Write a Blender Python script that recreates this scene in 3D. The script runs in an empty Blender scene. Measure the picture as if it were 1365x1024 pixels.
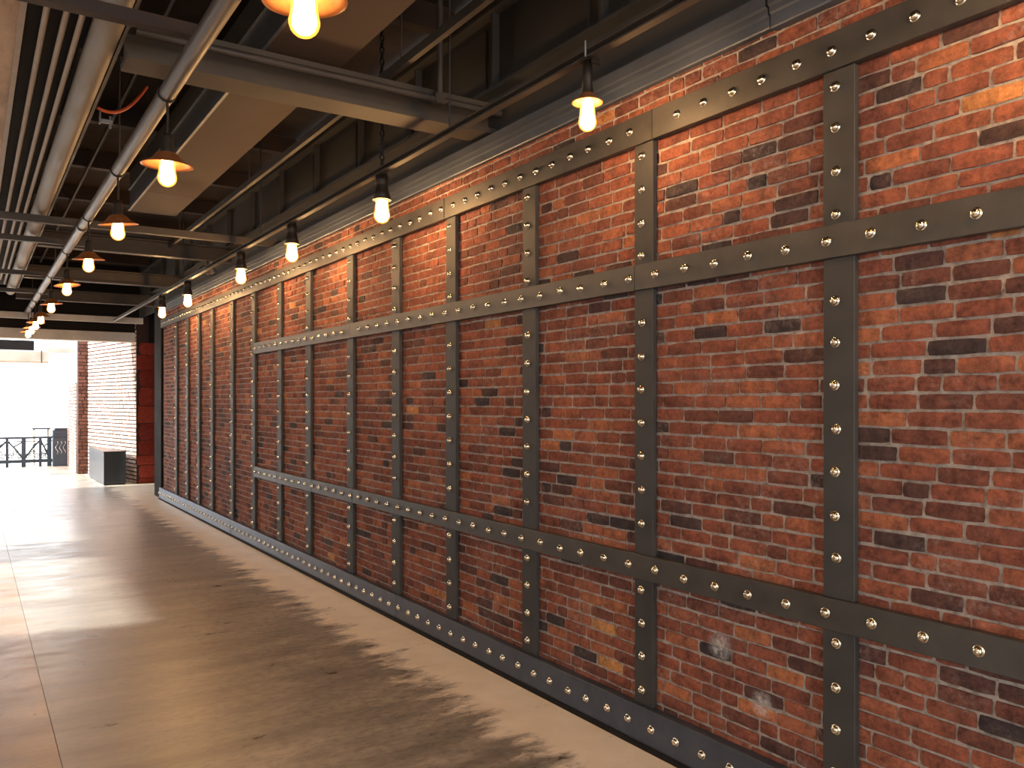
import bpy, bmesh, math, random
from mathutils import Vector
random.seed(7)
PI = math.pi
SC = bpy.context.scene
C = SC.collection

# ------------------------------------------------------------------ camera, sky, sun, exposure
# X = distance from the camera line towards the riveted brick wall, Y = along the corridor, Z = up
F = 1100.0
THETA = math.atan(722.5 / F)
cam_d = bpy.data.cameras.new('camera')
cam = bpy.data.objects.new('camera', cam_d)
C.objects.link(cam)
cam.location = (0, 0, 1.75)
cam.rotation_euler = (PI / 2, 0, -THETA)
cam_d.sensor_width = 36.0
cam_d.lens = F / 1365.0 * 36.0
cam_d.shift_y = 23.0 / 1365.0
cam_d.clip_start = 0.02
SC.camera = cam

world = bpy.data.worlds.new('sky')
SC.world = world
world.use_nodes = True
bg = world.node_tree.nodes['Background']
bg.inputs[0].default_value = (0.93, 0.965, 1.0, 1)
bg.inputs[1].default_value = 4.4

sun_d = bpy.data.lights.new('sun', 'SUN')
sun = bpy.data.objects.new('sun', sun_d)
C.objects.link(sun)
sun_d.energy = 11.0
sun_d.angle = math.radians(2.5)
sun_d.color = (1.0, 0.95, 0.88)
to_sun = Vector((-0.85, 0.12, 0.60)).normalized()
sun.rotation_euler = to_sun.to_track_quat('Z', 'Y').to_euler()
sun.location = (-12, 12, 14)

vs = SC.view_settings
vs.view_transform = 'Standard'
vs.look = 'None'
vs.exposure = 0.2
vs.gamma = 1.0
vs.use_curve_mapping = False
BULB_PIPE, BULB_RAIL = 72.0, 250.0        # radiance of the glowing filament cores

# ------------------------------------------------------------------ materials
def srgb(r, g, b):
    f = lambda c: (c / 255 / 12.92) if c / 255 <= 0.04045 else ((c / 255 + 0.055) / 1.055) ** 2.4
    return (f(r), f(g), f(b), 1)

class Mat:
    def __init__(s, name):
        s.m = bpy.data.materials.new(name)
        s.m.use_nodes = True
        s.t = s.m.node_tree
        s.b = s.t.nodes['Principled BSDF']
        s.out = s.t.nodes['Material Output']
    def n(s, typ, **kw):
        nd = s.t.nodes.new(typ)
        for k, v in kw.items():
            setattr(nd, k, v)
        return nd
    def l(s, a, b):
        s.t.links.new(a, b)
    def ramp(s, fac, stops, interp='LINEAR'):
        r = s.n('ShaderNodeValToRGB')
        r.color_ramp.interpolation = interp
        e = r.color_ramp.elements
        while len(e) < len(stops):
            e.new(0.5)
        for el, (p, c) in zip(e, stops):
            el.position = p
            el.color = c if len(c) == 4 else (*c, 1)
        s.l(fac, r.inputs[0])
        return r.outputs[0]
    def pos(s, scale=(1, 1, 1)):
        g = s.n('ShaderNodeNewGeometry')
        mp = s.n('ShaderNodeMapping')
        mp.inputs['Scale'].default_value = scale
        s.l(g.outputs['Position'], mp.inputs[0])
        return mp.outputs[0]
    def noise(s, vec, scale, detail=4, rough=0.55):
        nz = s.n('ShaderNodeTexNoise')
        nz.inputs['Scale'].default_value = scale
        nz.inputs['Detail'].default_value = detail
        nz.inputs['Roughness'].default_value = rough
        s.l(vec, nz.inputs['Vector'])
        return nz.outputs[0]
    def mix(s, fac, a, b, mode='MIX'):
        m = s.n('ShaderNodeMix', data_type='RGBA', blend_type=mode)
        for sock, v in ((m.inputs[0], fac), (m.inputs[6], a), (m.inputs[7], b)):
            if isinstance(v, (int, float)):
                sock.default_value = v
            elif isinstance(v, tuple):
                sock.default_value = v
            else:
                s.l(v, sock)
        return m.outputs[2]
    def math(s, op, a, b=0.0, c=None):
        m = s.n('ShaderNodeMath', operation=op)
        for i, v in enumerate((a, b, c)):
            if v is None:
                continue
            if isinstance(v, (int, float)):
                m.inputs[i].default_value = v
            else:
                s.l(v, m.inputs[i])
        return m.outputs[0]
    def bump(s, h, strength, dist):
        bp = s.n('ShaderNodeBump')
        bp.inputs['Strength'].default_value = strength
        bp.inputs['Distance'].default_value = dist
        s.l(h, bp.inputs['Height'])
        s.l(bp.outputs[0], s.b.inputs['Normal'])
    def col(s, v):
        if isinstance(v, tuple):
            s.b.inputs['Base Color'].default_value = v
        else:
            s.l(v, s.b.inputs['Base Color'])
    def rough(s, v):
        if isinstance(v, (int, float)):
            s.b.inputs['Roughness'].default_value = v
        else:
            s.l(v, s.b.inputs['Roughness'])
    def metal(s, v):
        s.b.inputs['Metallic'].default_value = v

M = {}
def brick_mat(name, stops, white, mottling=0.55):
    k = Mat(name)
    a = k.n('ShaderNodeAttribute', attribute_name='tint')
    p = k.pos()
    base = k.ramp(a.outputs['Fac'], stops)
    big = k.noise(p, 15, 6, 0.72)
    fine = k.noise(p, 55, 6, 0.7)
    mot = k.ramp(big, [(0.34, (0.40, 0.38, 0.40)), (0.5, (0.92, 0.92, 0.92)), (0.68, (1.45, 1.33, 1.15))])
    c = k.mix(mottling, base, k.mix(1.0, base, mot, 'MULTIPLY'))
    fm = k.ramp(fine, [(0.3, (0.55, 0.52, 0.5)), (0.55, (1, 1, 1)), (0.8, (1.25, 1.2, 1.15))])
    c = k.mix(0.9, c, k.mix(1.0, c, fm, 'MULTIPLY'))
    # lime bloom: pale salts in loose patches
    e1 = k.noise(p, 3.1, 3, 0.6)
    e2 = k.noise(p, 38, 5, 0.75)
    eff = k.math('MULTIPLY', k.ramp(e1, [(0.5, (0, 0, 0)), (0.72, (1, 1, 1))]), k.ramp(e2, [(0.48, (0, 0, 0)), (0.7, (1, 1, 1))]))
    c = k.mix(k.math('MULTIPLY', eff, white), c, (0.42, 0.36, 0.33, 1))
    if name == 'red_brick':
        # two chalky smears low on the wall
        for ctr, rad in (((2.897, 2.66, 0.62), 0.085), ((2.897, 2.42, 0.42), 0.07)):
            vd = k.n('ShaderNodeVectorMath', operation='DISTANCE')
            k.l(p, vd.inputs[0]); vd.inputs[1].default_value = ctr
            sm_ = k.ramp(k.math('MULTIPLY_ADD', k.math('SUBTRACT', big, 0.5), 0.9, k.math('DIVIDE', vd.outputs['Value'], rad)), [(0.15, (1, 1, 1)), (0.95, (0, 0, 0))])
            c = k.mix(k.math('MULTIPLY', sm_, k.ramp(e2, [(0.4, (0.15, 0.15, 0.15)), (0.6, (0.95, 0.95, 0.95))])), c, (0.62, 0.6, 0.58, 1))
    k.col(c)
    k.rough(0.88)
    k.b.inputs['Specular IOR Level'].default_value = 0.25
    k.bump(k.math('ADD', k.math('MULTIPLY', big, 0.6), k.math('MULTIPLY', fine, 0.5)), 0.75, 0.012)
    M[name] = k.m
brick_mat('red_brick', [(0.0, srgb(60, 54, 57)), (0.09, srgb(80, 62, 59)), (0.16, srgb(106, 68, 59)), (0.5, srgb(142, 84, 66)),
                        (0.82, srgb(162, 102, 75)), (0.93, srgb(178, 114, 76)), (1.0, srgb(200, 146, 90))], 0.6, 0.85)
brick_mat('pillar_block', [(0.0, srgb(118, 42, 31)), (0.5, srgb(140, 54, 40)), (1.0, srgb(158, 68, 50))], 0.15, 0.35)
brick_mat('pale_brick', [(0.0, srgb(206, 170, 150)), (0.5, srgb(226, 198, 182)), (1.0, srgb(240, 222, 210))], 0.3, 0.2)
brick_mat('pink_brick', [(0.0, srgb(186, 142, 124)), (0.5, srgb(202, 162, 146)), (1.0, srgb(216, 182, 168))], 0.2, 0.2)
brick_mat('brown_brick', [(0.0, srgb(98, 66, 56)), (0.5, srgb(112, 76, 64)), (1.0, srgb(126, 88, 75))], 0.1, 0.3)

k = Mat('mortar')
p = k.pos()
k.col(k.ramp(k.noise(p, 22, 6, 0.7), [(0.28, srgb(104, 95, 88)), (0.52, srgb(166, 156, 146)), (0.8, srgb(194, 185, 175))]))
k.rough(0.95); k.bump(k.noise(p, 120, 5, 0.7), 0.8, 0.006); M['mortar'] = k.m
k = Mat('dark_mortar'); k.col(srgb(58, 38, 34)); k.rough(0.95); M['dark_mortar'] = k.m

def steel(name, c1, c2, metal, r1, r2, scale=6.0):
    k = Mat(name)
    p = k.pos()
    n1 = k.noise(p, scale, 5, 0.6)
    n2 = k.noise(p, 60, 4, 0.6)
    k.col(k.ramp(n1, [(0.3, c1), (0.7, c2)]))
    k.metal(metal)
    mr = k.n('ShaderNodeMapRange')
    mr.inputs['From Min'].default_value = 0.3; mr.inputs['From Max'].default_value = 0.7
    mr.inputs['To Min'].default_value = r1; mr.inputs['To Max'].default_value = r2
    k.l(n1, mr.inputs[0]); k.rough(mr.outputs[0])
    k.bump(n2, 0.12, 0.003)
    M[name] = k.m
steel('band_steel', srgb(74, 73, 71), srgb(91, 89, 85), 0.6, 0.46, 0.58)
steel('strip_steel', srgb(58, 58, 57), srgb(73, 72, 70), 0.35, 0.56, 0.70)
steel('base_steel', srgb(72, 82, 96), srgb(90, 100, 114), 0.7, 0.30, 0.42)  # blue cast painted in for sky reflected along the skirting
steel('bolt_metal', srgb(206, 196, 172), srgb(228, 220, 200), 1.0, 0.16, 0.26, 30)
steel('pipe_paint', srgb(74, 68, 63), srgb(90, 82, 76), 0.3, 0.38, 0.46, 4)
steel('beam_paint', srgb(64, 56, 48), srgb(80, 71, 61), 0.0, 0.6, 0.8, 3)
steel('bar_paint', srgb(56, 50, 45), srgb(76, 68, 61), 0.1, 0.5, 0.7, 3)
steel('pale_beam', srgb(176, 172, 166), srgb(206, 202, 196), 0.0, 0.55, 0.7, 3)
steel('dark_steel', srgb(28, 25, 24), srgb(38, 34, 32), 0.0, 0.75, 0.9, 3)
steel('dark_rust', srgb(40, 27, 21), srgb(54, 37, 28), 0.1, 0.6, 0.8, 3)
steel('girder_paint', srgb(46, 46, 46), srgb(62, 60, 57), 0.1, 0.5, 0.7, 1.5)
steel('channel_paint', srgb(66, 74, 86), srgb(82, 90, 102), 0.2, 0.42, 0.58, 3)
steel('duct_bottom', srgb(66, 51, 40), srgb(79, 62, 49), 0.0, 0.7, 0.85, 1.2)
steel('galvanised', srgb(112, 116, 120), srgb(146, 150, 154), 0.6, 0.35, 0.55, 9)
steel('conduit_paint', srgb(158, 143, 125), srgb(180, 165, 146), 0.1, 0.5, 0.7, 5)
steel('duct_paint', srgb(122, 113, 101), srgb(148, 137, 122), 0.15, 0.45, 0.65, 2)
steel('box_paint', srgb(26, 30, 38), srgb(31, 35, 43), 0.0, 0.28, 0.3, 1)
steel('railing_iron', srgb(42, 52, 62), srgb(54, 64, 74), 0.2, 0.5, 0.6, 5)
steel('lamp_black', srgb(30, 26, 23), srgb(44, 37, 31), 0.4, 0.45, 0.6, 20)
steel('lamp_copper', srgb(150, 96, 58), srgb(176, 116, 70), 0.6, 0.35, 0.5, 20)
steel('concrete_lintel', srgb(176, 166, 152), srgb(200, 190, 176), 0.0, 0.8, 0.9, 3)
steel('orange_cable', srgb(170, 74, 44), srgb(190, 90, 54), 0.0, 0.5, 0.6, 20)
steel('chrome', srgb(200, 200, 200), srgb(220, 220, 220), 1.0, 0.15, 0.25, 20)
steel('plaster', srgb(188, 166, 138), srgb(208, 184, 154), 0.0, 0.85, 0.95, 2)
steel('window_frame_paint', srgb(50, 48, 46), srgb(60, 58, 55), 0.2, 0.5, 0.6, 3)

M['dark_steel'].node_tree.nodes['Principled BSDF'].inputs['Specular IOR Level'].default_value = 0.12
k = Mat('ceiling_deck')
p = k.pos()
k.col(k.ramp(k.noise(p, 2.2, 6, 0.7), [(0.3, srgb(28, 20, 15)), (0.55, srgb(46, 33, 24)), (0.75, srgb(62, 46, 34))]))
k.rough(0.9); M['ceiling_deck'] = k.m

k = Mat('soffit_board')
p = k.pos((6, 1.3, 1))
k.col(k.ramp(k.noise(p, 1.6, 6, 0.65), [(0.3, srgb(168, 140, 112)), (0.5, srgb(200, 172, 142)), (0.75, srgb(222, 198, 168))]))
k.rough(0.7); M['soffit_board'] = k.m

# polished concrete: brushed streaks across the corridor, cleaner sandy strip along the brick wall
k = Mat('polished_concrete')
g = k.n('ShaderNodeNewGeometry')
sep = k.n('ShaderNodeSeparateXYZ'); k.l(g.outputs['Position'], sep.inputs[0])
p1 = k.pos((1, 1, 1)); p2 = k.pos((0.9, 3.6, 1)); p3 = k.pos((2.2, 5.0, 1))
nb = k.noise(p2, 0.8, 6, 0.62)
ns = k.noise(p3, 1.0, 8, 0.72)
nc = k.noise(p1, 3.0, 7, 0.68)
conc = k.ramp(nb, [(0.28, srgb(132, 123, 112)), (0.5, srgb(155, 146, 133)), (0.72, srgb(173, 163, 149))])
blot = k.ramp(ns, [(0.34, (0.52, 0.53, 0.55)), (0.5, (0.86, 0.87, 0.88)), (0.66, (1.2, 1.19, 1.17))])
# worn grey zone beside the sandy strip
worn = k.ramp(k.math('MULTIPLY', k.math('ADD', sep.outputs[0], k.math('MULTIPLY', nb, 0.8)), 0.333), [(0.35, (0.25, 0.25, 0.25)), (0.75, (1, 1, 1))])
conc = k.mix(worn, conc, k.mix(1.0, conc, blot, 'MULTIPLY'))
speck = k.ramp(k.noise(k.pos((9, 16, 1)), 1.6, 8, 0.75), [(0.36, (0.6, 0.6, 0.61)), (0.52, (1, 1, 1)), (0.7, (1.14, 1.13, 1.12))])
conc = k.mix(worn, conc, k.mix(1.0, conc, speck, 'MULTIPLY'))
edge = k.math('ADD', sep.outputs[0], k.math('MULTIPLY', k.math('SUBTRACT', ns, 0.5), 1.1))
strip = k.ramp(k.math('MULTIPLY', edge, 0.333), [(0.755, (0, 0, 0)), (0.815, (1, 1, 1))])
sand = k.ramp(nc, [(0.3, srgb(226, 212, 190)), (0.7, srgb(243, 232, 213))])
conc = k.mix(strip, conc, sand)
inn = k.ramp(k.math('MULTIPLY_ADD', sep.outputs[0], 1.0, 0.0), [(0.365, (1.12, 0.86, 0.66)), (0.372, (1, 1, 1))])
conc = k.mix(1.0, conc, inn, 'MULTIPLY')
k.col(conc)
mr = k.n('ShaderNodeMapRange')
mr.inputs['From Min'].default_value = 0.32; mr.inputs['From Max'].default_value = 0.68
mr.inputs['To Min'].default_value = 0.25; mr.inputs['To Max'].default_value = 0.45
k.l(ns, mr.inputs[0]); k.rough(mr.outputs[0])
k.bump(k.math('ADD', ns, k.math('MULTIPLY', nc, 0.4)), 0.16, 0.01)
M['polished_concrete'] = k.m
k = Mat('subfloor'); k.col(srgb(40, 36, 32)); k.rough(0.95); M['subfloor'] = k.m
k = Mat('outdoor_paving')
k.col(k.ramp(k.noise(k.pos(), 0.5, 5), [(0.3, srgb(190, 186, 180)), (0.7, srgb(212, 208, 202))])); k.rough(0.8); M['outdoor_paving'] = k.m

# filament core and amber envelope, whose orange emission stands in for the bulb's halo
for nm, pw in (('pipe_bulb_core', BULB_PIPE), ('rail_bulb_core', BULB_RAIL)):
    k = Mat(nm)
    e = k.n('ShaderNodeEmission'); e.inputs[0].default_value = (1.0, 0.60, 0.29, 1); e.inputs[1].default_value = pw
    k.l(e.outputs[0], k.out.inputs[0]); M[nm] = k.m
k = Mat('bulb_glass')
e = k.n('ShaderNodeEmission'); e.inputs[0].default_value = (1.0, 0.42, 0.06, 1); e.inputs[1].default_value = 1.1
tr = k.n('ShaderNodeBsdfTransparent'); tr.inputs[0].default_value = (0.95, 0.88, 0.74, 1)
ad = k.n('ShaderNodeAddShader')
k.l(e.outputs[0], ad.inputs[0]); k.l(tr.outputs[0], ad.inputs[1]); k.l(ad.outputs[0], k.out.inputs[0])
M['bulb_glass'] = k.m
k = Mat('tinted_glass')
tr = k.n('ShaderNodeBsdfTransparent'); tr.inputs[0].default_value = (0.86, 0.88, 0.90, 1)  # tint only trims the sun coming through the unseen windows
gl = k.n('ShaderNodeBsdfGlossy'); gl.inputs['Roughness'].default_value = 0.05
mx = k.n('ShaderNodeMixShader'); mx.inputs[0].default_value = 0.06
k.l(tr.outputs[0], mx.inputs[1]); k.l(gl.outputs[0], mx.inputs[2]); k.l(mx.outputs[0], k.out.inputs[0])
M['tinted_glass'] = k.m

# ------------------------------------------------------------------ mesh helpers
class MB:
    """collects shapes in world coordinates; build() links them as one mesh object"""
    def __init__(s):
        s.v = []; s.f = []; s.sm = []
    def add(s, vs_, fs, smooth=False):
        o = len(s.v)
        s.v += [tuple(p) for p in vs_]
        s.f += [tuple(i + o for i in f) for f in fs]
        s.sm += [smooth] * len(fs)
        return s
    def box(s, x0, x1, y0, y1, z0, z1, c=0.0):
        """box; c > 0 chamfers every edge"""
        if c <= 0:
            v = [(x, y, z) for x in (x0, x1) for y in (y0, y1) for z in (z0, z1)]
            return s.add(v, [(0, 1, 3, 2), (4, 6, 7, 5), (0, 4, 5, 1), (2, 3, 7, 6), (0, 2, 6, 4), (1, 5, 7, 3)])
        bm = bmesh.new()
        bmesh.ops.create_cube(bm, size=1.0)
        for q in bm.verts:
            q.co = ((x0 + x1) / 2 + q.co.x * (x1 - x0), (y0 + y1) / 2 + q.co.y * (y1 - y0), (z0 + z1) / 2 + q.co.z * (z1 - z0))
        bmesh.ops.bevel(bm, geom=list(bm.edges), offset=c, segments=1, affect='EDGES')
        bm.verts.index_update()
        s.add([q.co[:] for q in bm.verts], [[q.index for q in f.verts] for f in bm.faces])
        bm.free()
        return s
    def tube(s, pts, r, n=12, caps=True):
        pts = [Vector(q) for q in pts]
        rings = []
        for i, q in enumerate(pts):
            t = (pts[min(i + 1, len(pts) - 1)] - pts[max(i - 1, 0)]).normalized()
            a = Vector((0, 0, 1)) if abs(t.z) < 0.9 else Vector((1, 0, 0))
            u = t.cross(a).normalized(); w = t.cross(u)
            rr = r[i] if isinstance(r, (list, tuple)) else r
            rings.append([q + (u * math.cos(2 * PI * j / n) + w * math.sin(2 * PI * j / n)) * rr for j in range(n)])
        v = [q for rg in rings for q in rg]
        f = [(i * n + j, i * n + (j + 1) % n, (i + 1) * n + (j + 1) % n, (i + 1) * n + j) for i in range(len(pts) - 1) for j in range(n)]
        s.add(v, f, True)
        if caps:
            s.add(rings[0], [tuple(range(n))[::-1]]); s.add(rings[-1], [tuple(range(n))])
        return s
    def lathe(s, prof, at=(0, 0, 0), n=24, axis='Z', caps=True):
        """prof: list of (radius, height)"""
        v = []
        for r, h in prof:
            for j in range(n):
                a = 2 * PI * j / n
                if axis == 'Z':
                    q = (at[0] + r * math.cos(a), at[1] + r * math.sin(a), at[2] + h)
                else:                                   # along -X, out of the wall
                    q = (at[0] - h, at[1] + r * math.cos(a), at[2] + r * math.sin(a))
                v.append(q)
        m = len(prof)
        f = [(i * n + j, i * n + (j + 1) % n, (i + 1) * n + (j + 1) % n, (i + 1) * n + j) for i in range(m - 1) for j in range(n)]
        if caps:
            f += [tuple(range(n))[::-1], tuple((m - 1) * n + j for j in range(n))]
        return s.add(v, f, True)
    def prism_y(s, prof, y0, y1):
        """profile of (x, z) points run along the corridor"""
        n = len(prof)
        v = [(x, y0, z) for x, z in prof] + [(x, y1, z) for x, z in prof]
        f = [(i, (i + 1) % n, n + (i + 1) % n, n + i) for i in range(n)] + [tuple(range(n))[::-1], tuple(range(n, 2 * n))]
        return s.add(v, f)
    def prism_x(s, prof, x0, x1):
        """profile of (y, z) points run across the corridor"""
        n = len(prof)
        v = [(x0, y, z) for y, z in prof] + [(x1, y, z) for y, z in prof]
        f = [(i, (i + 1) % n, n + (i + 1) % n, n + i) for i in range(n)] + [tuple(range(n))[::-1], tuple(range(n, 2 * n))]
        return s.add(v, f)
    def mesh(s, name, mat, origin=(0, 0, 0), tint=None):
        me = bpy.data.meshes.new(name)
        ox, oy, oz = origin
        me.from_pydata([(a - ox, b - oy, c - oz) for a, b, c in s.v], [], s.f)
        me.polygons.foreach_set('use_smooth', s.sm)
        if tint is not None:
            at = me.attributes.new('tint', 'FLOAT', 'FACE')
            at.data.foreach_set('value', tint)
        bm = bmesh.new(); bm.from_mesh(me)
        bmesh.ops.recalc_face_normals(bm, faces=bm.faces)
        bm.to_mesh(me); bm.free()
        me.materials.append(M[mat])
        return me
    def build(s, name, mat, parent=None, origin=None, tint=None):
        if origin is None:
            xs, ys, zs = zip(*s.v)
            origin = ((min(xs) + max(xs)) / 2, (min(ys) + max(ys)) / 2, min(zs))
        o = bpy.data.objects.new(name, s.mesh(name, mat, origin, tint))
        return link(o, origin, parent)

WPOS = {}
def link(o, wpos, parent=None):
    C.objects.link(o)
    WPOS[o] = Vector(wpos)
    if parent is not None:
        o.parent = parent
        o.location = Vector(wpos) - WPOS[parent]
    else:
        o.location = wpos
    return o
def thing(name, label, cat, loc, group=None):
    return tag(link(bpy.data.objects.new(name, None), loc), label, cat, group)
def tag(o, label, cat, group=None):
    o['label'] = label; o['category'] = cat
    if group:
        o['group'] = group
    return o
def struct(o, label=None):
    o['kind'] = 'structure'
    if label:
        o['label'] = label
    return o

def nth(i):
    w = ['first', 'second', 'third', 'fourth', 'fifth', 'sixth', 'seventh', 'eighth', 'ninth', 'tenth', 'eleventh', 'twelfth', 'thirteenth', 'fourteenth', 'fifteenth', 'sixteenth']
    return w[i]

# ------------------------------------------------------------------ bricks
def brick_geo(P, u, n, a0, a1, z0, z1, depth_front, cells=(3, 2), chamfer=0.0035, rough=0.0012, back=-0.02):
    """one brick with softened edges; P origin on the wall plane, u along, n out of the wall"""
    nx, nz = cells
    vs_ = []
    L = a1 - a0; H = z1 - z0
    for i in range(nx + 1):
        for j in range(nz + 1):
            fa = i / nx; fz = j / nz
            edge_a = i in (0, nx); edge_z = j in (0, nz)
            a = a0 + L * fa + (random.uniform(-0.0018, 0.0018) if edge_a else random.uniform(-.1, .1) * L / nx)
            z = z0 + H * fz + (random.uniform(-0.0016, 0.0016) if edge_z else 0)
            if 1 <= i <= nx - 1 or not edge_a:
                pass
            d = depth_front + random.uniform(-rough, rough)
            if edge_a or edge_z:
                d -= chamfer
            if edge_a and edge_z:
                d -= chamfer * 0.3
                a += 0.003 if i == 0 else -0.003
                z += 0.0025 if j == 0 else -0.0025
            vs_.append(P + u * a + n * d + Vector((0, 0, z)))
    idx = lambda i, j: i * (nz + 1) + j
    fs = [(idx(i, j), idx(i, j + 1), idx(i + 1, j + 1), idx(i + 1, j)) for i in range(nx) for j in range(nz)]
    o = len(vs_)
    for (a, z) in ((a0, z0), (a0, z1), (a1, z1), (a1, z0)):
        vs_.append(P + u * a + n * back + Vector((0, 0, z)))
    fs.append(tuple([o, o + 1] + [idx(0, j) for j in range(nz, -1, -1)]))
    fs.append(tuple([o + 3] + [idx(nx, j) for j in range(nz + 1)] + [o + 2]))
    fs.append(tuple([o] + [idx(i, 0) for i in range(nx + 1)] + [o + 3]))
    fs.append(tuple([o + 1, o + 2] + [idx(i, nz) for i in range(nx, -1, -1)]))
    return vs_, fs

def courses(length0, length1, z0, z1, pitch, joint, lmin, lmax, header=0.18):
    """irregular running bond: list of (a0, a1, z0, z1)"""
    out = []
    z = z0; row = 0
    while z + pitch * 0.6 < z1:
        h = pitch - joint
        a = length0 - random.uniform(0, lmax) - (row % 2) * 0.1
        while a < length1:
            L = random.uniform(lmin, lmax) if random.random() > header else random.uniform(0.085, 0.115)
            b = a + L
            aa, bb = max(a, length0), min(b, length1)
            if bb - aa > 0.03:
                jz = random.uniform(-0.002, 0.002)
                out.append((aa, bb, z + jz, min(z + h + jz, z1)))
            a = b + joint * random.uniform(0.8, 1.25)
        z += pitch; row += 1
    return out

def rnd_tint():
    r = random.random()
    if r < 0.055:
        return random.uniform(0.0, 0.1)
    if r < 0.985:
        return min(0.86, max(0.12, random.gauss(0.46, 0.2)))
    return random.uniform(0.85, 1.0)

# ------------------------------------------------------------------ wall and steel layout
WX = 2.897          # brick face plane
WALL_Y0, WALL_Y1 = -0.6, 15.8
STRIPS = [1.03, 2.014, 3.141, 4.172, 5.157, 6.069, 7.022, 8.122, 9.06, 10.07, 11.05, 12.13, 12.95, 13.72, 14.56]
STRIP_HALF = 0.071
BANDS = {'top': (3.062, 3.212), 'upper': (2.318, 2.450), 'lower': (0.842, 0.968), 'base': (0.0, 0.205)}
BAND_START = 10.0

def project(p):
    s, c = math.sin(THETA), math.cos(THETA)
    x = p[0] * c - p[1] * s; z = p[0] * s + p[1] * c
    return 682.5 + F * x / z, 535 - F * (p[2] - 1.75) / z, z

def hidden_by_steel(a, z):
    if any(abs(a - s) < STRIP_HALF + 0.01 for s in STRIPS):
        return True
    return any(lo - 0.02 < z < hi + 0.02 for lo, hi in BANDS.values())

wall = MB().box(WX + 0.0085, WX + 0.16, WALL_Y0, WALL_Y1, 0, 3.47).build('wall_right', 'mortar')
struct(wall, 'long red brick wall held by riveted dark steel bands')
rows = courses(WALL_Y0, WALL_Y1, 0.10, 3.46, 0.0648, 0.0105, 0.175, 0.215)
scored = []
for r in rows:
    a, z = (r[0] + r[1]) / 2, (r[2] + r[3]) / 2
    px, py, d = project((WX, a, z))
    vis = 0
    if 0 < px < 1365 and 0 < py < 1024 and not hidden_by_steel(a, z):
        x0 = project((WX, r[0], z))[0]; x1 = project((WX, r[1], z))[0]
        vis = abs(x1 - x0) * F * (r[3] - r[2]) / d
    scored.append((vis, r))
scored.sort(key=lambda t: -t[0])
U, N = Vector((0, 1, 0)), Vector((-1, 0, 0))
P0 = Vector((WX, 0, 0))
for vis, r in scored[:300]:
    mb = MB()
    v, f = brick_geo(P0, U, N, *r, random.uniform(-0.002, 0.004), cells=(5, 3), chamfer=0.0035)
    mb.add(v, f)
    tnt = rnd_tint()
    mb.build('brick', 'red_brick', wall, tint=[tnt] * len(f))
field = MB(); ft = []
for vis, r in scored[300:]:
    v, f = brick_geo(P0, U, N, *r, random.uniform(-0.002, 0.004), cells=(3, 2))
    field.add(v, f)
    ft += [rnd_tint()] * len(f)
fo = field.build('brick_field', 'red_brick', wall, tint=ft)
fo['kind'] = 'stuff'

# bolt: washer ring and domed head, one shared mesh
bolt_mesh = MB().lathe([(0.0215, 0), (0.0215, 0.003), (0.0195, 0.0045), (0.0165, 0.0045), (0.0165, 0.010), (0.0150, 0.0145), (0.0105, 0.0185), (0.0045, 0.0202)], n=14, axis='X').mesh('bolt', 'bolt_metal')
def bolt(parent, x, y, z):
    o = bpy.data.objects.new('bolt', bolt_mesh)
    link(o, (x, y, z), parent)
    o.rotation_euler.x = random.uniform(0, PI)
    return o

def band(name, key, x_front, y0, y1, pitch, label, mat, joints):
    z0, z1 = BANDS[key]
    t = thing(name, label, 'steel band', (WX - 0.02, (y0 + y1) / 2, z0))
    ys = [y0] + [j for j in joints if y0 + .3 < j < y1 - .3] + [y1]
    for a, b in zip(ys, ys[1:]):
        MB().box(x_front + random.uniform(-0.0015, 0.0015), WX - 0.008, a + 0.0018, b - 0.0018, z0, z1, 0.002).build('plate', mat, t)
    zc = (z0 + z1) / 2 + (0.012 if key == 'base' else 0)
    y = y0 + pitch * 0.5
    while y < y1 - 0.03:
        if all(abs(y - j) > 0.03 for j in ys):
            bolt(t, x_front, y + random.uniform(-.006, .006), zc + random.uniform(-.004, .004))
        y += pitch
    return t
jn = [STRIPS[1] + 0.07, STRIPS[2] + 0.075 - 0.15, STRIPS[4] + 0.07, STRIPS[6] + 0.07, STRIPS[7] + .07, STRIPS[9] + .07, STRIPS[11] + .07, STRIPS[13] + .07]
band('steel_band', 'top', 2.850, WALL_Y0, WALL_Y1, 0.170, 'riveted steel band running along the top of the brick wall', 'band_steel', [3.066, 5.23, 8.05, 12.0])
band('steel_band', 'upper', 2.852, WALL_Y0, BAND_START, 0.197, 'riveted steel band across the brick wall below the topmost band', 'band_steel', [3.2, 6.99])
band('steel_band', 'lower', 2.852, WALL_Y0, BAND_START, 0.197, 'riveted steel band crossing the brick wall at waist height', 'band_steel', [5.157, 6.95, 8.0])
base = band('base_band', 'base', 2.835, WALL_Y0, WALL_Y1 + 0.05, 0.170, 'riveted steel skirting band along the foot of the brick wall', 'base_steel', [1.5, 6.0, 11.0])
MB().prism_y([(2.820, 0.0), (2.836, 0.0), (2.836, 0.022), (2.826, 0.022)], WALL_Y0, WALL_Y1 + 0.05).build('foot_ledge', 'dark_steel', base)

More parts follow.
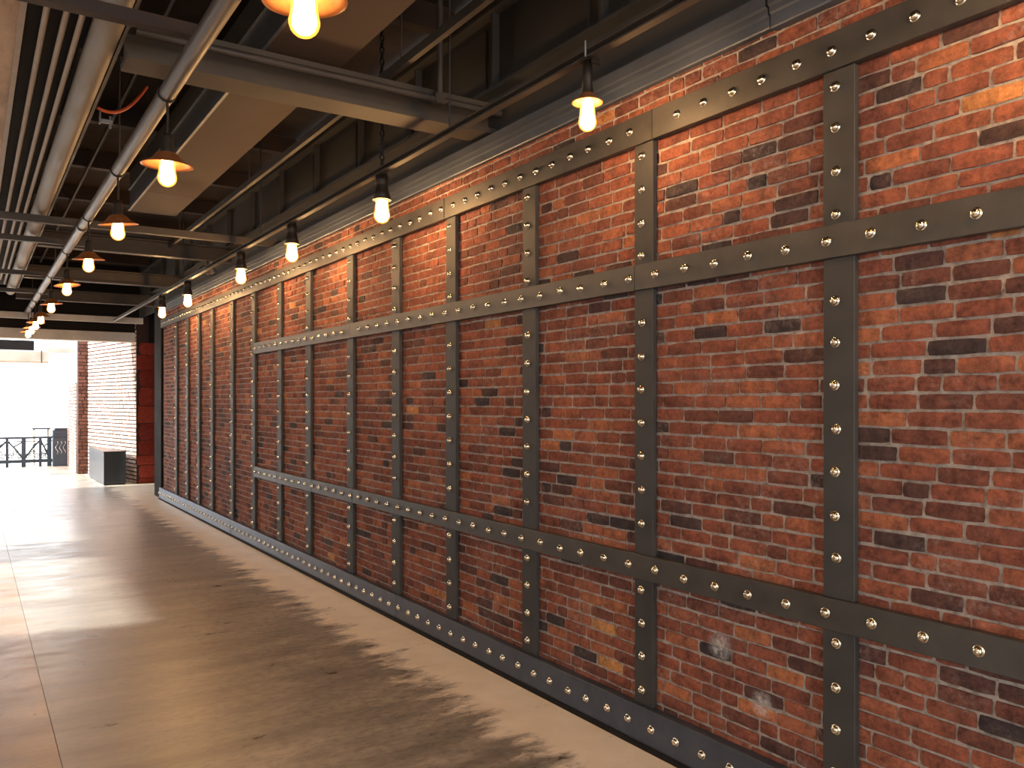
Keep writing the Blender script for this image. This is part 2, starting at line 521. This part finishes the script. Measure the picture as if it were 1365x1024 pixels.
for i, s in enumerate(STRIPS):
    kk = len(STRIPS) - 1 - i
    if s < BAND_START - 0.1:
        lab = '%s vertical riveted steel strip counted from the wall end by the pillar' % nth(kk)
        segs = [(0.205, 0.842), (0.968, 2.318), (2.450, 3.062)]
    else:
        lab = '%s vertical riveted strip counted from the wall end, uncrossed by middle bands' % nth(kk)
        segs = [(0.205, 3.062)]
    t = thing('steel_strip', lab, 'steel strip', (WX - 0.02, s, 0.2), 'vertical riveted strips on the brick wall')
    for a, b in segs:
        hw = STRIP_HALF + random.uniform(-0.004, 0.004)
        MB().box(2.864, WX - 0.005, s - hw, s + hw, a + 0.001, b - 0.001, 0.002).build('plate', 'strip_steel', t)
    off = 0.075
    z = segs[0][0] + off
    while z < 3.04:
        if any(a + 0.02 < z < b - 0.02 for a, b in segs):
            bolt(t, 2.864, s + 0.012 + random.uniform(-.004, .004), z + random.uniform(-.004, .004))
        z += 0.170

# ------------------------------------------------------------------ floor
floor = struct(MB().box(-3.2, 4.2, -6, 26, -0.16, -0.03).build('floor', 'subfloor'), 'polished concrete corridor floor')
yc = [-6, 1.5, 7.1, 10.4, 19.0, 26.0]
for a, b in zip(yc, yc[1:]):
    for x0, x1 in ((-3.2, 0.368), (0.371, 4.2 if a > 10 else WX + 0.02)):
        MB().box(x0, x1, a + 0.0006, b - 0.0006, -0.03, 0.0).build('slab', 'polished_concrete', floor)
ground = MB().box(-40, 40, 26.0, 120, -0.30, -0.05).build('outdoor_ground', 'outdoor_paving')
struct(ground, 'pale sunlit paving beyond the railing')
sw = struct(MB().box(4.2, 4.3, 10.4, 19.9, -0.16, 4.75).build('wall_side', 'dark_rust'), 'dark wall of the side passage behind the pillar')
ground2 = MB().box(-40, -3.2, 14, 26, -0.30, -0.05).build('outdoor_ground', 'outdoor_paving')
struct(ground2, 'pale sunlit paving beside the open end of the corridor')

# ------------------------------------------------------------------ unseen left wall with clerestory windows shaped for daylight, ceiling, soffit
WIN = [(-5.6, 3.0), (7.6, 11.0), (12.2, 15.0)]  # first range is an added, unseen window for fill light
LX0, LX1, WZ0, WZ1 = -3.2, -3.0, 1.9, 3.1
lw = MB().box(LX0, LX1, -6, 19.0, 0, WZ0).box(LX0, LX1, -6, 19.0, WZ1, 3.66)
ye = [-6] + [v for w in WIN for v in w] + [19.0]
for a, b in zip(ye[::2], ye[1::2]):
    lw.box(LX0, LX1, a, b, WZ0, WZ1)
struct(lw.build('wall_left', 'plaster'), 'plastered corridor wall with high windows')
for i, (a, b) in enumerate(WIN):
    fr = MB()
    for (y0, y1, z0, z1) in ((a, b, WZ0, WZ0 + .05), (a, b, WZ1 - .05, WZ1), (a, a + .05, WZ0 + .05, WZ1 - .05), (b - .05, b, WZ0 + .05, WZ1 - .05)):
        fr.box(LX0 + .05, LX1 - .05, y0, y1, z0, z1)
    w = struct(fr.build('window_%d' % (i + 1), 'window_frame_paint'))
    npan = 7 if i == 0 else 3
    st = (b - a - 0.1) / npan
    for q in range(npan):
        MB().box(-3.105, -3.095, a + .05 + q * st + .015, a + .05 + (q + 1) * st - .015, WZ0 + .05, WZ1 - .05).build('pane', 'tinted_glass', w)
        if q:
            MB().box(-3.12, -3.08, a + .05 + q * st - .015, a + .05 + q * st + .015, WZ0 + .05, WZ1 - .05).build('mullion', 'window_frame_paint', w)
ceil = struct(MB().box(-3.2, 4.2, -6, 19.2, 4.6, 4.75).build('ceiling', 'ceiling_deck'), 'dark brown deck high above the corridor')
for q in range(13):                                     # deck joists
    y = -3.5 + q * 1.75
    MB().box(0.3, 2.95, y, y + 0.10, 4.42, 4.6).build('joist', 'dark_rust', ceil)
sof = struct(MB().box(-3.2, 0.20, -6, 19.0, 3.69, 4.6).build('ceiling_soffit', 'dark_steel'), 'lowered pale board soffit beside the pipes')
for q in range(13):
    y = -6 + q * 1.923
    for x0, x1 in ((-3.2, -1.38), (-1.376, 0.20)):
        MB().box(x0, x1, y + .002, y + 1.919, 3.66, 3.69).build('board', 'soffit_board', sof)
MB().box(0.20, 0.228, -6, 19, 3.645, 3.78).build('edge_trim', 'conduit_paint', sof)

# ------------------------------------------------------------------ dark girder and steel channel over the brick wall
gd = thing('plate_girder', 'dark grey plate girder high above the riveted brick wall', 'girder', (3.0, 7, 3.49))
MB().box(2.985, 3.02, -2, 18.9, 3.49, 4.58).build('web', 'girder_paint', gd)
MB().box(2.90, 3.12, -2, 18.9, 3.82, 3.845).build('flange', 'girder_paint', gd)
MB().box(2.90, 3.12, -2, 18.9, 4.36, 4.385).build('flange', 'girder_paint', gd)
for q in range(17):
    y = -1.0 + q * 1.14
    MB().box(2.93, 2.985, y, y + 0.022, 3.845, 4.36).build('stiffener', 'girder_paint', gd)
    MB().box(2.972, 2.985, y + .16, y + 0.95, 3.90, 4.31, 0.004).build('web_panel', 'girder_paint', gd)
MB().box(2.962, 2.975, 7.0, 7.14, 4.02, 4.16).build('access_hole_cover', 'dark_steel', gd)  # dark plate standing in for a black hole in the web

ch_prof = [(2.890, 3.345), (2.862, 3.345), (2.858, 3.352), (2.858, 3.395), (2.846, 3.402), (2.846, 3.425), (2.830, 3.432), (2.830, 3.486), (2.890, 3.486)]
ch_prof2 = [(2.890, 3.335), (2.850, 3.335), (2.846, 3.342), (2.846, 3.395), (2.838, 3.402), (2.838, 3.425), (2.826, 3.432), (2.826, 3.486), (2.890, 3.486)]
chn = thing('steel_channel', 'grey stepped steel channel along the top of the brick wall', 'channel', (2.87, 7, 3.34))
for a, b, pr in ((-2, 2.33, ch_prof2), (2.345, 6.2, ch_prof), (6.203, 10.8, ch_prof), (10.803, 15.8, ch_prof)):
    MB().prism_y(pr, a, b).build('channel_length', 'channel_paint', chn)

# ------------------------------------------------------------------ cross beams
def ibeam(yc_, w, z0, h, x0, x1, tf=0.03, tw=0.02):
    a, b = yc_ - w / 2, yc_ + w / 2
    return MB().prism_x([(a, z0), (b, z0), (b, z0 + tf), (yc_ + tw / 2, z0 + tf), (yc_ + tw / 2, z0 + h - tf), (b, z0 + h - tf), (b, z0 + h), (a, z0 + h), (a, z0 + h - tf), (yc_ - tw / 2, z0 + h - tf), (yc_ - tw / 2, z0 + tf), (a, z0 + tf)], x0, x1)
tag(ibeam(4.845, 0.23, 3.56, 0.20, 0.69, 2.98, 0.035).build('steel_beam', 'beam_paint'), 'wide painted steel beam crossing under the long brown duct', 'beam')
def angle_bar(y, z, sz, x0, x1, mat, label):
    t = 0.012
    return tag(MB().prism_x([(y, z), (y + sz, z), (y + sz, z + t), (y + t, z + t), (y + t, z + sz), (y, z + sz)], x0, x1).build('angle_bar', mat), label, 'steel bar')
angle_bar(9.3, 3.505, 0.072, -3.0, 2.98, 'bar_paint', 'angle bar crossing the ceiling just past the end of the brown duct')
tag(ibeam(11.6, 0.14, 3.65, 0.2, 0.69, 2.98, 0.02).build('steel_beam', 'bar_paint'), 'slim steel beam crossing beside the small chrome emergency light', 'beam')
tag(ibeam(14.7, 0.16, 3.65, 0.2, 0.69, 2.98, 0.02).build('steel_beam', 'bar_paint'), 'slim steel beam crossing above the far end of the brick wall', 'beam')
tag(ibeam(17.3, 0.16, 3.60, 0.2, 0.69, 2.98, 0.02).build('steel_beam', 'bar_paint'), 'dark slim steel beam next to the pale crossing bar', 'beam')
tag(MB().box(-3.0, 2.98, 18.35, 18.45, 3.34, 3.46, 0.004).build('crossing_bar', 'pale_beam'), 'pale grey bar crossing in front of the dark exit header', 'steel bar')
angle_bar(4.16, 3.51, 0.06, -0.1, 0.95, 'dark_rust', 'dark rusty strut under the grey pipe and thin conduits')
angle_bar(10.5, 3.51, 0.06, -0.1, 1.10, 'bar_paint', 'grey strut holding the conduits where they pass the brown duct end')
angle_bar(13.3, 3.51, 0.06, -0.1, 1.10, 'bar_paint', 'short strut holding the conduits at their far end')
angle_bar(15.5, 3.51, 0.06, -0.1, 1.10, 'bar_paint', 'last short strut under the grey pipe before the exit')

# conduit fixed along the near face of the wide beam, with a riser
cd = thing('beam_conduit', 'thin grey conduit along the wide beam with a riser', 'conduit', (1.7, 4.66, 3.65))
MB().tube([(0.72, 4.66, 3.675), (2.97, 4.66, 3.675)], 0.022, 10).build('conduit', 'bar_paint', cd)
MB().tube([(2.5, 4.655, 3.68), (2.5, 4.64, 3.73), (2.5, 4.64, 4.42)], 0.02, 10).build('riser', 'bar_paint', cd)
MB().box(2.465, 2.535, 4.625, 4.695, 3.645, 3.71, 0.006).build('junction_box', 'bar_paint', cd)

# ------------------------------------------------------------------ pipes, conduits, duct, rails along the corridor
PZ, PXc = 3.452, 0.911
pipe = thing('round_pipe', 'smooth round grey-brown pipe carrying the row of shaded lamps', 'pipe', (PXc, 8, PZ))
for a, b in ((-4, 3.0), (3.0, 9.0), (9.0, 18.3)):
    MB().tube([(PXc, a, PZ), (PXc, b, PZ)], 0.046, 20).build('pipe_length', 'pipe_paint', pipe)
for y in (9.0, 15.9):
    MB().lathe([(0.047, -0.06), (0.055, -0.055), (0.055, 0.055), (0.047, 0.06)], n=20).build('coupling', 'pipe_paint', pipe, origin=(0, 0, 0))
for o in [c for c in pipe.children if c.name.startswith('coupling')]:
    o.rotation_euler.x = PI / 2
for y in (1.2, 6.6, 12.0, 16.6):
    MB().tube([(PXc, y, PZ + .046), (PXc, y, 4.6)], 0.006, 8).build('hanger_rod', 'bar_paint', pipe)
cp = [c for c in pipe.children if c.name.startswith('coupling')]
for o, y in zip(cp, (9.0, 15.9)):
    o.location = (0, y - 8, 0)
big = thing('round_duct', 'large pale grey round duct beside the thin conduits', 'duct', (0.581, 6, 3.65))
for a, b in ((-4, 4.3), (4.3, 9.5), (9.5, 16.6)):
    MB().tube([(0.581, a + .002, 3.65), (0.581, b - .002, 3.65)], 0.071, 24).build('duct_length', 'duct_paint', big)
MB().box(0.654, 0.672, -4, 16.6, 3.625, 3.65).build('side_strip', 'bar_paint', big)
for i, (x, lab) in enumerate(((0.310, 'thin pale conduit nearest the board soffit'), (0.394, 'thin pale conduit in the middle of the three'), (0.463, 'thin pale conduit next to the large round duct'))):
    tag(MB().tube([(x, -4, 3.65), (x, 14.6 + 0.5 * i, 3.65)], 0.0148, 12).build('conduit', 'conduit_paint'), lab, 'conduit', 'thin conduits beside the round duct')
tag(MB().box(0.235, 0.50, -4, 16, 3.675, 3.685).build('conduit_tray', 'dark_steel'), 'dark flat tray above the three thin conduits', 'tray')

bd = thing('rectangular_duct', 'long brown rectangular duct with grey metal side', 'duct', (1.71, 5, 3.78))
for a, b in ((-3, 4.9), (4.9, 8.6), (8.6, 9.6)):
    MB().box(1.426, 1.886, a + .003, b - .003, 3.78, 3.792).build('bottom_board', 'duct_bottom', bd)
    MB().box(1.426, 1.440, a, b, 3.792, 4.18).build('side_sheet', 'galvanised', bd)
    MB().box(1.872, 1.886, a, b, 3.792, 4.18).build('side_sheet', 'dark_rust', bd)
    MB().box(1.406, 1.426, a, b, 3.78, 3.83).build('edge_angle', 'galvanised', bd)
    MB().box(1.410, 1.426, a, b, 4.0, 4.03).build('seam_rib', 'galvanised', bd)
MB().box(1.440, 1.872, 9.58, 9.6, 3.792, 4.18).build('end_cap', 'duct_bottom', bd)
MB().box(1.426, 1.886, -3, 9.6, 4.18, 4.192).build('top_sheet', 'galvanised', bd)

RZ, RX = 3.352, 2.42
rail = thing('lamp_rail', 'long slim steel rail carrying the lamps beside the brick wall', 'rail', (RX, 7, RZ))
for a, b in ((-2, 4.2), (4.2, 10.5), (10.5, 18.3)):
    MB().prism_y([(RX - .022, RZ), (RX + .022, RZ), (RX + .022, RZ + .042), (RX - .022, RZ + .042), (RX - .022, RZ + .034), (RX + .014, RZ + .034), (RX + .014, RZ + .008), (RX - .022, RZ + .008)], a + .001, b - .001).build('rail_length', 'galvanised' if a > 9 else 'bar_paint', rail)
for y in (0.6, 4.4, 8.3, 11.9):
    MB().tube([(RX + .017, y, RZ + .04), (RX + .017, y, 4.6)], 0.006, 8).build('hanger_rod', 'bar_paint', rail)
ang = thing('steel_angle', 'slim bright-edged steel angle running high above the lamp rail', 'steel bar', (2.2, 5, 3.78))
MB().prism_y([(2.185, 3.78), (2.22, 3.78), (2.22, 3.788), (2.193, 3.788), (2.193, 3.835), (2.185, 3.835)], -2, 12.2).build('angle_length', 'bar_paint', ang)
for y in (1.5, 4.6, 7.9, 11.0):
    MB().tube([(2.21, y, 3.785), (2.21, y, 4.6)], 0.006, 8).build('hanger_rod', 'bar_paint', ang)
tag(MB().tube([(1.12, -3, 4.40), (1.12, 18, 4.40)], 0.018, 10).build('conduit', 'bar_paint'), 'single conduit strapped high under the dark deck', 'conduit')

cable = []
for q in range(15):
    u_ = q / 14
    cable.append((0.69 + 0.33 * u_, 5.94 + 0.2 * u_, 3.65 + 0.27 * u_ * u_ - 0.02 * math.sin(PI * u_)))
tag(MB().tube(cable, 0.011, 8).build('orange_cable', 'orange_cable'), 'sagging orange cable between round duct and pipe', 'cable')
clip = thing('cable_clip', 'small pale clamp under the sagging orange cable', 'clamp', (0.72, 5.94, 3.55))
MB().box(0.70, 0.708, 5.92, 5.96, 3.55, 3.635, 0.002).build('plate', 'galvanised', clip)
MB().box(0.708, 0.78, 5.93, 5.955, 3.56, 3.585, 0.004).build('jaw', 'galvanised', clip)
MB().tube([(0.765, 5.942, 3.53), (0.765, 5.942, 3.61)], 0.007, 8).build('screw', 'galvanised', clip)

# small chrome emergency light under the slim beam
em = thing('emergency_light', 'small chrome emergency light fixed below a slim beam', 'light', (2.69, 11.6, 3.47))
MB().tube([(2.69, 11.6, 3.58), (2.69, 11.6, 3.65)], 0.012, 8).build('stem', 'lamp_black', em)
MB().lathe([(0.03, 0.10), (0.07, 0.09), (0.11, 0.05), (0.115, 0.02), (0.09, 0.0), (0.04, -0.015)], at=(2.69, 11.6, 3.49), n=20).build('housing', 'chrome', em)
for a in range(4):
    b = a * PI / 4
    MB().tube([(2.69 + 0.118 * math.cos(b) * math.cos(PI * t_ / 8), 11.6 + 0.118 * math.sin(b) * math.cos(PI * t_ / 8), 3.51 - 0.06 * math.sin(PI * t_ / 8)) for t_ in range(9)], 0.004, 6).build('cage_wire', 'lamp_black', em)

# ------------------------------------------------------------------ lamps
def bulb_profile(r, h):
    # pear shape: neck on top, round below (height measured from the bottom)
    out = []
    for q in range(13):
        t_ = q / 12
        if t_ < 0.62:
            a = -PI / 2 + (t_ / 0.62) * (PI / 2 + 0.5)
            out.append((max(0.001, r * math.cos(a)), r + r * math.sin(a)))
        else:
            w = (t_ - 0.62) / 0.38
            r0, z0 = r * math.cos(0.5), r + r * math.sin(0.5)
            w2 = w * w * (3 - 2 * w)
            out.append((r0 + (0.74 * r - r0) * w2, z0 + (h - z0) * w))
    return out
def bulb(parent, at, r, h, core_mat):
    g_ = MB().lathe(bulb_profile(r, h), at=at, n=20).build('bulb', 'bulb_glass', parent)
    r2 = r * 0.8
    core = [(q * r2 / r, r * 0.2 + z * 0.82) for q, z in bulb_profile(r, h)]
    MB().lathe(core, at=at, n=16).build('glowing_core', core_mat, g_)

def shaded_lamp(y, label, tilt):
    """row hung from the round pipe: cord, socket, wide flared shade, pear bulb"""
    x = PXc
    t = thing('pendant_lamp', label, 'lamp', (x, y, 2.935), 'shaded lamps hung from the round pipe')
    cl = MB().lathe([(0.0475, -0.013), (0.052, -0.013), (0.052, 0.013), (0.0475, 0.013), (0.0475, -0.013)], n=18, caps=False).build('pipe_clamp', 'lamp_black', t, origin=(0, 0, 0))
    cl.rotation_euler.x = PI / 2
    cl.location = (0, 0, PZ - 2.935)
    MB().tube([(x, y, 3.22), (x + .004, y, 3.32), (x, y, PZ - 0.047)], 0.0075, 8).build('cord', 'lamp_black', t)
    MB().lathe([(0.016, 0.114), (0.028, 0.107), (0.031, 0.086), (0.033, 0.045), (0.038, 0.014), (0.042, 0.0)], at=(x, y, 3.118), n=18).build('socket', 'lamp_black', t)
    pr = [(0.040, 0.070), (0.056, 0.062), (0.071, 0.044), (0.086, 0.027), (0.113, 0.011), (0.138, 0.0)]
    pr = pr + [(r - 0.002, z - 0.004) for r, z in reversed(pr)]
    sh = MB().lathe(pr, at=(x, y, 3.055), n=28, caps=False).build('shade', 'lamp_copper', t, origin=(x, y, 3.09))
    sh.rotation_euler = (tilt[0], tilt[1], 0)
    bulb(t, (x, y, 2.935), 0.051, 0.168, 'pipe_bulb_core')
R1 = [-1.4, 0.6, 2.62, 4.86, 6.68, 8.48, 10.51, 12.66, 14.6, 15.8, 16.9, 17.9]  # first two hang out of view, added for their light
for q, y in enumerate(R1):
    shaded_lamp(y, '%s copper-shaded lamp along the round pipe, counted from the exit header' % nth(len(R1) - 1 - q), (random.uniform(-.1, .1), random.uniform(-.12, .02)))

def chain(x, y, z0, z1):
    mb = MB(); z = z0; q = 0
    while z < z1:
        pts = []
        for a in range(11):
            b = 2 * PI * a / 10
            w = 0.014 * math.cos(b); h = 0.027 * math.sin(b)
            pts.append((x + (w if q % 2 else 0), y + (0 if q % 2 else w), z + 0.024 + h))
        mb.tube(pts, 0.0062, 6, caps=False)
        z += 0.042; q += 1
    return mb
def rail_lamp(y, label, kind):
    x = RX
    t = thing('rail_lamp', label, 'lamp', (x, y, 3.0), 'lamps hung from the steel rail by the brick wall')
    MB().box(x - .032, x + .032, y - .03, y + .03, RZ - .012, RZ + 0.0, 0.003).build('clamp', 'lamp_black', t)
    if kind == 'flared':
        for dx in (-.028, .028):
            MB().tube([(x + dx, y - .02, RZ), (x + dx, y - .02, RZ + .075)], 0.005, 8).build('clamp_screw', 'galvanised', t)
        MB().box(x - .01, x + .045, y - .05, y - .03, RZ - .03, RZ - .005, 0.003).build('clamp_lever', 'lamp_black', t)
        MB().lathe([(0.022, 0.15), (0.023, 0.1), (0.027, 0.0)], at=(x, y, RZ - .162), n=18).build('socket', 'lamp_black', t)
        pr = [(0.028, 0.04), (0.040, 0.026), (0.052, 0.012), (0.074, 0.0)]
        pr += [(r - 0.002, z - 0.004) for r, z in reversed(pr)]
        MB().lathe(pr, at=(x, y, RZ - .20), n=24, caps=False).build('shade', 'lamp_copper', t)
        bulb(t, (x, y, 3.015), 0.043, 0.15, 'rail_bulb_core')
    else:
        MB().lathe([(0.030, 0.178), (0.045, 0.172), (0.047, 0.118), (0.042, 0.112), (0.043, 0.10), (0.052, 0.05), (0.068, 0.0), (0.066, 0.0), (0.040, 0.06), (0.02, 0.08)], at=(x, y, 3.163), n=22, caps=False).build('bell_socket', 'lamp_black', t)
        bulb(t, (x, y, 3.0), 0.057, 0.18, 'rail_bulb_core')
        if kind == 'chain':
            chain(x, y, RZ + 0.045, 4.58).build('chain', 'lamp_black', t)
R2 = [(-1.16, 'bell'), (0.94, 'bell'), (3.04, 'flared'), (5.35, 'chain'), (7.29, 'bell'), (8.96, 'bell'), (11.54, 'bell'), (13.29, 'bell')]  # first lamp is out of view, added to light the near end
for q, (y, kd) in enumerate(R2):
    n_ = nth(len(R2) - 1 - q)
    if kd == 'flared':
        lab = 'lamp with small flared copper shade clamped to the steel rail'
    elif kd == 'chain':
        lab = 'black bell lamp with a chain on the steel rail by the bricks'
    else:
        lab = 'black bell lamp, %s on the steel rail counted from the far wall end' % n_
    rail_lamp(y, lab, kd)

# ------------------------------------------------------------------ far end: column, pillar, header, lit walls, box, railing
tag(MB().box(2.87, 3.05, 15.86, 16.5, 0, 3.48, 0.006).build('steel_column', 'dark_steel'), 'dark steel column at the far end of the riveted brick wall', 'column')
pil = thing('brick_pillar', 'red pillar of large rough blocks at the corridor exit', 'pillar', (3.5, 19.3, 0))
MB().box(2.97, 4.19, 19.05, 19.9, 0, 3.0).build('core', 'dark_mortar', pil)
zz = 0.0
hs = [0.11, 0.28, 0.20, 0.33, 0.36, 0.37, 0.40, 0.36, 0.33, 0.26]
for q, h in enumerate(hs):
    splits = [2.95, 3.45 + 0.06 * (q % 3), 4.19] if q % 2 else [2.95, 3.36 + 0.05 * (q % 2), 3.8, 4.19]
    for a, b in zip(splits, splits[1:]):
        mb = MB()
        v, f = brick_geo(Vector((0, 19.05, 0)), Vector((1, 0, 0)), Vector((0, -1, 0)), a + .006, b - .006, zz + .006, min(zz + h, 3.0) - .006, 0.05 + random.uniform(-.008, .008), cells=(4, 3), chamfer=0.008, rough=0.004)
        mb.add(v, f)
        mb.build('block', 'pillar_block', pil, tint=[random.random()] * len(f))
    zz += h

def brick_wall(name, label, P, Q, z1, mat, mort, thick, pitch=0.084, joint=0.024):
    P, Q = Vector(P), Vector(Q)
    u = (Q - P).normalized(); L = (Q - P).length
    n = Vector((-u.y, u.x, 0))
    if n.x > 0:
        n = -n
    if abs(n.x) < 0.3 and n.y > 0:
        n = -n
    w = P - n * thick
    a, b, c, d = P, Q, Q - n * thick, P - n * thick
    mb = MB()
    vs_ = [(*q.xy, 0) for q in (a, b, c, d)] + [(*q.xy, z1) for q in (a, b, c, d)]
    mb.add(vs_, [(0, 1, 2, 3), (4, 5, 6, 7), (0, 1, 5, 4), (1, 2, 6, 5), (2, 3, 7, 6), (3, 0, 4, 7)])
    o = struct(mb.build(name, mort), label)
    fl = MB(); tn = []
    for r in courses(0.0, L, 0.01, z1, pitch, joint, 0.19, 0.225, 0.05):
        v, f = brick_geo(P, u, n, *r, 0.008 + random.uniform(-.002, .003), cells=(1, 1), chamfer=0.0, rough=0.0005)
        fl.add(v, f); tn += [random.random()] * len(f)
    fo_ = fl.build('brick_field', mat, o, tint=tn); fo_['kind'] = 'stuff'
    return o
brick_wall('wall_exit', 'pale sunlit brick wall behind the dark box', (2.95, 19.0, 0), (2.38, 22.3, 0), 3.55, 'pale_brick', 'dark_mortar', 0.25)
brick_wall('wall_pier', 'brown brick pier face at the end of the sunlit wall', (2.17, 22.28, 0), (2.40, 22.28, 0), 3.5, 'brown_brick', 'dark_mortar', 0.3, 0.084, 0.012)
brick_wall('wall_low', 'low pale brick wall beside the railing', (2.17, 22.6, 0), (2.26, 25.8, 0), 2.2, 'pink_brick', 'dark_mortar', 0.25, 0.084, 0.018)

hd = thing('exit_header', 'dark header over the corridor exit with pale lower beam', 'header', (0, 19.1, 3.0))
MB().box(-4.2, 4.2, 19.06, 19.3, 3.2, 4.75).build('fascia', 'dark_steel', hd)
MB().box(2.935, 4.2, 19.06, 19.3, 3.0, 3.2).build('fascia_end', 'dark_steel', hd)
MB().box(-4.2, 2.93, 19.0, 19.32, 3.0, 3.2, 0.006).build('lower_beam', 'pale_beam', hd)
lt = thing('concrete_lintel', 'stained concrete lintel outside the corridor exit', 'lintel', (-1, 23.1, 2.65))
MB().box(-4.5, 1.62, 23.0, 23.3, 2.68, 2.98, 0.03).build('beam', 'concrete_lintel', lt)
MB().box(-4.5, 1.3, 23.05, 23.28, 2.98, 3.22, 0.006).build('upper_band', 'dark_steel', lt)
MB().box(1.55, 2.2, 23.05, 23.28, 2.95, 3.06, 0.01).build('bracket', 'concrete_lintel', lt)
MB().tube([(1.45, 22.98, 2.68), (1.45, 22.98, 3.0)], 0.012, 8).build('pin', 'bar_paint', lt)
MB().box(-4.5, -4.2, 23.0, 23.3, 0, 2.68).build('post', 'concrete_lintel', lt)

bx = thing('dark_box', 'dark metal box standing against the sunlit brick wall', 'box', (2.53, 20.1, 0))
def wedge(e, z0, z1):          # box whose back follows the slanted brick wall
    c_ = [(2.32 - e, 18.95 - e), (2.74 + e, 18.95 - e), (2.47 + e * .3, 21.2 + e), (2.29 - e, 21.2 + e)]
    return MB().add([(x, y, z0) for x, y in c_] + [(x, y, z1) for x, y in c_], [(3, 2, 1, 0), (4, 5, 6, 7), (0, 1, 5, 4), (1, 2, 6, 5), (2, 3, 7, 6), (3, 0, 4, 7)])
wedge(0, 0.02, 0.68).build('body', 'box_paint', bx)
wedge(0.006, 0.68, 0.705).build('lid', 'box_paint', bx)
wedge(-0.02, 0.0, 0.02).build('plinth', 'dark_steel', bx)

RY = 25.6
rl = thing('iron_railing', 'dark ornamental iron railing at the sunny end of the floor', 'railing', (0, RY, 0))
MB().box(-3.2, 2.2, RY - .03, RY + .03, 0.745, 0.80, 0.004).build('top_rail', 'railing_iron', rl)
MB().box(-3.2, 2.2, RY - .02, RY + .02, 0.10, 0.19, 0.004).build('bottom_rail', 'railing_iron', rl)
MB().box(-3.2, 2.2, RY - .012, RY + .012, 0.665, 0.69).build('middle_rail', 'railing_iron', rl)
posts = [-3.1, -2.7, -2.32, -1.9, -1.5, -1.1, -0.7, -0.34, 0.04, 0.42, 0.82, 1.2, 1.587, 1.80]
for q, x in enumerate(posts):
    w = 0.052 if q % 2 else 0.034
    MB().box(x - w, x + w, RY - w, RY + w, 0, 0.79, 0.004).build('post', 'railing_iron', rl)
for q, (a, b) in enumerate(zip(posts, posts[1:])):
    s_ = -1 if q % 2 else 1
    za, zb = (0.70, 0.18) if s_ > 0 else (0.18, 0.70)
    MB().tube([(a, RY, za), ((a + b) / 2, RY, (za + zb) / 2 + .04), (b, RY, zb)], 0.022, 8).build('diagonal_bar', 'railing_iron', rl)
    MB().tube([((a * 2 + b) / 3, RY, (2 * za + zb) / 3 - 0.2 * s_ * 0), ((a + b) / 2 + .04, RY, 0.58), (b - .03, RY, 0.66)], 0.018, 8).build('branch', 'railing_iron', rl)
    for j in range(3):
        cx, cz, r_ = a + (b - a) * (0.22 + 0.28 * j), 0.28 + 0.10 * (j % 2), 0.075
        MB().tube([(cx + r_ * (1 - t_ / 16) * math.cos(t_ * .8), RY, cz + r_ * (1 - t_ / 16) * math.sin(t_ * .8)) for t_ in range(13)], 0.016, 6).build('scroll', 'railing_iron', rl)
cab = thing('garden_cabinet', 'dark blue-grey cabinet with scroll ornament at the railing end', 'cabinet', (2.05, RY - .2, 0))
MB().box(1.86, 2.21, RY - .34, RY - .06, 0.0, 0.98, 0.008).build('body', 'railing_iron', cab)
MB().box(1.84, 2.21, RY - .36, RY - .06, 0.80, 0.83, 0.004).build('ledge', 'railing_iron', cab)
MB().box(1.90, 2.21, RY - .35, RY - .06, 0.98, 1.03, 0.012).build('cap', 'railing_iron', cab)
for q in range(3):
    cx = 1.95 + 0.09 * q
    MB().tube([(cx + .03 * math.sin(t_ * .9), RY - .345, 0.32 + t_ * 0.035) for t_ in range(11)], 0.007, 6).build('scroll', 'pale_beam', cab)  # pale colour stands in for light showing through scroll cut-outs
tb = thing('small_table', 'small table with thin dark top behind the railing', 'table', (1.6, RY + .5, 0))
MB().box(1.42, 1.86, RY + .35, RY + .75, 0.98, 1.02, 0.006).build('table_top', 'railing_iron', tb)
for x in (1.47, 1.81):
    for y in (RY + .4, RY + .7):
        MB().tube([(x, y, -0.04), (x, y, 0.98)], 0.018, 8).build('leg', 'conduit_paint', tb)
